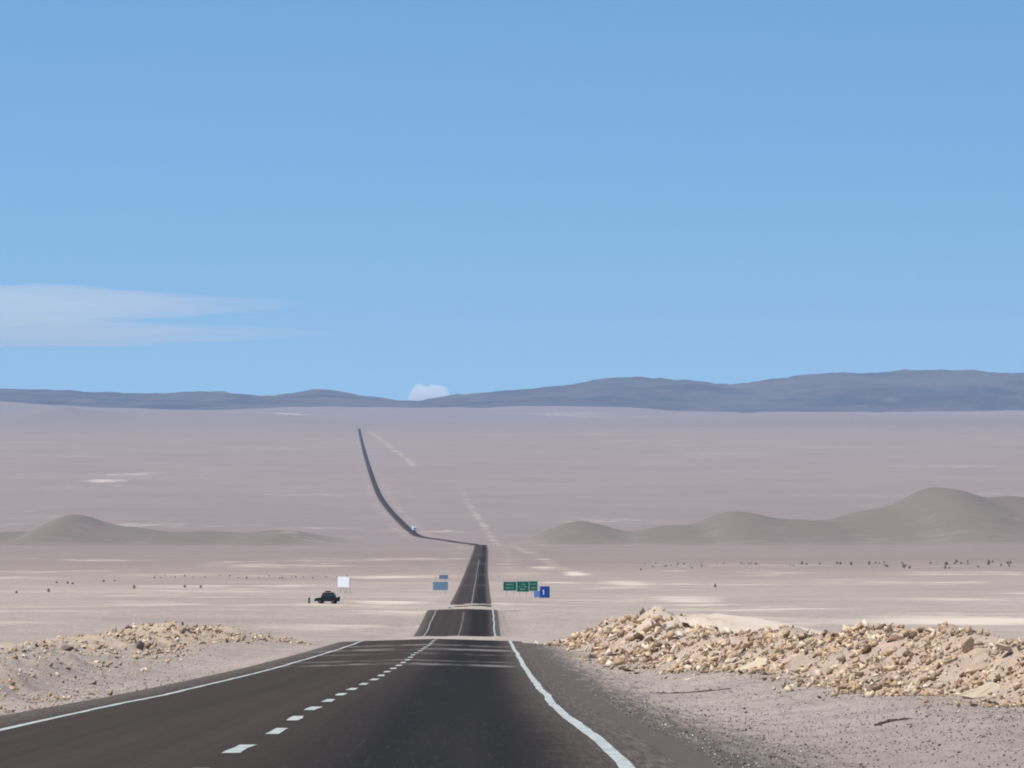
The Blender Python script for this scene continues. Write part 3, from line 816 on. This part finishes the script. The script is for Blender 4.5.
# ------------------------------------------------------------------ white lorry on the far road
d9 = 5230.0
cx9 = float(road_x(d9)); tr = empty('truck', (cx9 + 3.0, d9, float(np.interp(d9, rr, prof(rr) + lift(rr)))), math.atan2(.45, 1)*-.0 + R(8))
tr.scale = (1.25, 1.25, 1.25)
props(tr, 'white box truck driving on the far road where it bends up the slope', 'truck')
b = bmesh.new(); box(b, (0, 2.6, 2.75), (2.7, 7.4, 3.4), None, .06); bm_obj('cargo_box', b, M['truckwhite'], tr)
cabp = [(-3.3, .7), (-3.3, 1.8), (-3.05, 2.9), (-2.8, 3.1), (-1.3, 3.1), (-1.3, .7)]
bmc = extrude_profile(cabp, -1.2, 1.2, .06); bmesh.ops.rotate(bmc, verts=bmc.verts[:], cent=(0, 0, 0), matrix=Matrix.Rotation(math.pi/2, 3, 'Z'))
cab_o = bm_obj('cab', bmc, M['truckwhite'], tr)
b = bmesh.new(); box(b, (0, -3.2, 2.35), (2.1, .06, .85), Euler((R(-13), 0, 0))); bm_obj('windscreen', b, M['glass'], cab_o)
b = bmesh.new(); box(b, (0, 1.6, .85), (2.0, 9.4, .3)); bm_obj('chassis', b, M['chassis'], tr)
for wy in (-2.3, 3.4, 4.7):
    for s in (-1, 1):
        b = bmesh.new(); cyl(b, (s*.85, wy, .5), (s*1.2, wy, .5), .5, 20); bm_obj('wheel', b, M['rubber'], tr)
for s in (-1, 1):
    b = bmesh.new(); box(b, (s*.9, -3.33, 1.0), (.35, .06, .22)); bm_obj('headlight', b, M['headlamp'], tr)

# ------------------------------------------------------------------ low shrubs dotted over the plain
def shrub_mesh(seed):
    r = random.Random(seed); bm = bmesh.new()
    for _ in range(9):
        a = r.uniform(0, 6.28); e_ = r.uniform(.25, 1.3); q_ = Vector((math.cos(a)*math.cos(e_), math.sin(a)*math.cos(e_), math.sin(e_)))*r.uniform(.5, .8)
        cyl(bm, (0, 0, -.05), q_, .025, 5, .008)
    for _ in range(150):
        a = r.uniform(0, 6.28); h = r.random(); rad = .6*math.sqrt(max(0, 1 - (h*1.05)**2))*r.uniform(.35, 1.05)
        c = Vector((math.cos(a)*rad, math.sin(a)*rad, h*.72 + .04)); s = r.uniform(.06, .13)
        n_ = Vector((r.gauss(0, 1), r.gauss(0, 1), r.gauss(0, 1))).normalized(); t_ = n_.orthogonal().normalized(); u_ = n_.cross(t_)
        bm.faces.new([bm.verts.new(c + t_*s*a_ + u_*s*b_*.7) for a_, b_ in ((-1, 0), (0, -1), (1, 0), (0, 1))])
    m_ = bpy.data.meshes.new('shrub'); bm.to_mesh(m_); bm.free(); m_.materials.append(M['shrub']); return m_
SH = [shrub_mesh(s) for s in range(6)]
def shrub(x, d, size, label, group):
    p = on_ground(x, d); o = bpy.data.objects.new('shrub', random.choice(SH)); COL.objects.link(o)
    size *= .6; o.location = p; o.scale = (size, size, size*random.uniform(1.0, 1.7)); o.rotation_euler = (0, 0, random.uniform(0, 6.28))
    props(o, label, 'shrub', group)
GL = 'dark shrubs on the left plain'
for (x, y, s, lab) in ((49, 591, 1.35, 'dark shrub nearest the road on the left plain, second from the left edge'), (57, 582, 1.1, 'faint shrub behind the nearest dark shrub on the left plain'),
                       (68, 583, 1.1, 'left one of a close pair of brownish shrubs on the left plain'), (73, 583.5, 1.2, 'right one of a close pair of brownish shrubs on the left plain'),
                       (104, 581, 1.1, 'small faint shrub midway between the brownish pair and the lone dark shrub'), (115, 580, .8, 'tiniest shrub on the left plain, right of a small faint one'),
                       (134.5, 588, 1.3, 'lone round dark shrub on the left plain below the row of shrubs'), (155, 578, 1.1, 'dark shrub at the left end of the row on the left plain'),
                       (185, 586, 1.35, 'two toned dark shrub standing forward of the row on the left plain'), (201, 587, 1.2, 'shrub right beside the two toned dark shrub on the left plain'),
                       (17, 592, 1.0, 'small shrub nearest the left edge of the view on the plain'), (247, 577, 1.0, 'shrub alone in the middle of the row on the left plain'),
                       (296, 576.5, 1.0, 'shrub at the right end of the row nearest the white billboard')):
    d = float(np.interp(-y, [-602, -590, -575, -558], [1050, 1300, 1740, 2400])); shrub(x, d, s, lab, GL)
GF = 'dark shrubs strung along the right plain'
for i in range(22):
    x = 160 + i*9 + random.uniform(-4, 4); shrub(x, random.uniform(1640, 1760), random.uniform(.6, 1.0), 'tiny dark shrub in the thin row across the left plain', 'tiny shrubs in a row on the left plain')
for i in range(64):
    x = random.choice((random.uniform(640, 760), random.uniform(740, 845), random.uniform(845, 1020), random.uniform(900, 1020)))
    far = x > 800
    shrub(x, random.uniform(2020, 2250) - (0 if far else 40), random.uniform(.8, 1.5)*(1.35 if far else .9),
          'dark shrub in the denser right part of the long row on the right plain' if far else 'small dark shrub in the sparse left part of the long row on the right plain', GF)
for (x, y, s, lab) in ((715, 587, 1.3, 'lone dark shrub standing forward of the long row on the right plain'), (692, 569, 1.0, 'lone small shrub a little forward of the sparse part of the right row'),
                       (641, 571, 1.1, 'dark shrub at the near left end of the long row on the right plain')):
    d = float(np.interp(-y, [-602, -590, -575, -558], [1050, 1300, 1740, 2400])); shrub(x, d, s, lab, None)

# ------------------------------------------------------------------ clouds, beyond the haze
def vol_mat(name, dens, col, aniso=.2):
    t = NT(name); v = t.n('ShaderNodeVolumePrincipled'); v.inputs['Density'].default_value = dens; v.inputs['Color'].default_value = (*col, 1)
    v.inputs['Anisotropy'].default_value = aniso; t.l(v.outputs[0], t.out.inputs['Volume']); return t.m
def cloud(name, x, y, d, wpx, hpx, depth, mat, seed, label, group=None, lump=.25, taper=0, freq=2.0):
    from mathutils import noise as mn
    bm = bmesh.new(); bmesh.ops.create_icosphere(bm, subdivisions=5, radius=1)
    for v in bm.verts:
        c = v.co.copy(); n = mn.fractal(Vector((c.x*freq*1.6, c.y*freq*.7, c.z*freq)) + Vector((seed*7.1, 0, 0)), 1.0, 2.0, 4)
        k = 1 + lump*n
        tp = 1 - taper*sstep(-.2, 1.0, c.x)
        v.co = Vector((c.x*(1 + .1*n)*wpx/2/F_PX*d, c.y*k*depth/2, c.z*k*float(tp)*hpx/2/F_PX*d))
    o = bm_obj(name, bm, mat, None, True); sx, sz = ray(x, y); o.location = (float(sx)*d, d, float(sz)*d)
    props(o, label, 'cloud', group); return o
CW = vol_mat('cirrus_vapour', 3.3e-4, (1, 1, 1), 0)
cloud('wispy_cloud', 40, 305, 62000, 520, 36, 5200, CW, 1, 'upper pale streak of thin cloud in the left sky', 'thin cloud streaks in the left sky', .30, .8)
cloud('wispy_cloud', 60, 333, 62500, 560, 26, 4600, CW, 2, 'lower fainter streak of thin cloud in the left sky', 'thin cloud streaks in the left sky', .30, .85)
cloud('puffy_cloud', 429, 397, 70000, 42, 24, 1600, vol_mat('cumulus_vapour', 3.2e-3, (1, 1, 1), 0), 5, 'small white puff of cloud in the dip between the mountains', None, .35, 0, 1.6)

# ------------------------------------------------------------------ haze: one closed box round everything but sky and clouds
bm = bmesh.new()
x0, x1, y0, y1, z0, z1 = -34000, 34000, -420, 47500, -9, 1900
box(bm, ((x0+x1)/2, (y0+y1)/2, (z0+z1)/2), (x1-x0, y1-y0, z1-z0))
haze = bm_obj('haze', bm, vol_mat('desert_haze', 1.55e-5, (.44, .64, .97), .0)); props(haze, kind='stuff')

# ------------------------------------------------------------------ sky and sun
SUN_EL, SUN_AZ = R(63), R(-104)             # azimuth from +Y, negative to the left
w = bpy.data.worlds.new('World'); scene.world = w; w.use_nodes = True
nt = w.node_tree; nt.nodes.clear()
out = nt.nodes.new('ShaderNodeOutputWorld'); bg = nt.nodes.new('ShaderNodeBackground'); sky = nt.nodes.new('ShaderNodeTexSky')
sky.sky_type = 'NISHITA'; sky.sun_disc = False; sky.sun_elevation = SUN_EL; sky.sun_rotation = SUN_AZ
sky.altitude = 2200; sky.air_density = 1.0; sky.dust_density = .5; sky.ozone_density = 2.0
tc = nt.nodes.new('ShaderNodeTexCoord'); mp = nt.nodes.new('ShaderNodeMapping'); mp.inputs['Location'].default_value = (0, 0, .085); mp.inputs['Scale'].default_value = (1, 1, 3.0)
nt.links.new(tc.outputs['Generated'], mp.inputs['Vector']); nt.links.new(mp.outputs[0], sky.inputs['Vector'])
tint = nt.nodes.new('ShaderNodeMix'); tint.data_type = 'RGBA'; tint.blend_type = 'MULTIPLY'; tint.inputs[0].default_value = 1; 
sx_ = nt.nodes.new('ShaderNodeSeparateXYZ'); el = nt.nodes.new('ShaderNodeMapRange'); el.inputs['From Min'].default_value = .0; el.inputs['From Max'].default_value = .115
air = nt.nodes.new('ShaderNodeMix'); air.data_type = 'RGBA'; air.inputs[6].default_value = (1.0, 1.08, .83, 1); air.inputs[7].default_value = (.86, 1.25, 1.21, 1)
nt.links.new(tc.outputs['Generated'], sx_.inputs[0]); nt.links.new(sx_.outputs[2], el.inputs['Value']); nt.links.new(el.outputs[0], air.inputs[0]); nt.links.new(air.outputs[2], tint.inputs[7])
nt.links.new(sky.outputs[0], tint.inputs[6]); nt.links.new(tint.outputs[2], bg.inputs[0]); bg.inputs[1].default_value = .142; nt.links.new(bg.outputs[0], out.inputs[0])

sl = bpy.data.lights.new('sun', 'SUN'); sl.energy = 4.4; sl.angle = R(.53); sl.color = (1, .94, .825)
so = bpy.data.objects.new('sun', sl); COL.objects.link(so)
sd = Vector((math.sin(SUN_AZ)*math.cos(SUN_EL), math.cos(SUN_AZ)*math.cos(SUN_EL), math.sin(SUN_EL)))
so.rotation_euler = (-sd).to_track_quat('-Z', 'Y').to_euler(); so.location = (0, 0, 40)

# ------------------------------------------------------------------ camera and render
cd = bpy.data.cameras.new('camera'); co = bpy.data.objects.new('camera', cd); COL.objects.link(co)
cd.sensor_fit = 'HORIZONTAL'; cd.sensor_width = 36; cd.lens = F_PX/1024*36
cd.clip_start = .5; cd.clip_end = 200000
co.location = (0, 0, 0); co.rotation_euler = (math.pi/2 + PITCH, 0, 0)
scene.camera = co
scene.render.engine = 'CYCLES'
scene.render.resolution_x, scene.render.resolution_y = 1024, 768
c = scene.cycles
c.max_bounces = 8; c.diffuse_bounces = 2; c.glossy_bounces = 2; c.volume_bounces = 6; c.transparent_max_bounces = 8
c.use_denoising = True
c.filter_width = 1.9
scene.view_settings.view_transform = 'Standard'; scene.view_settings.look = 'None'
scene.view_settings.gamma = 1.0; scene.view_settings.exposure = 0.3
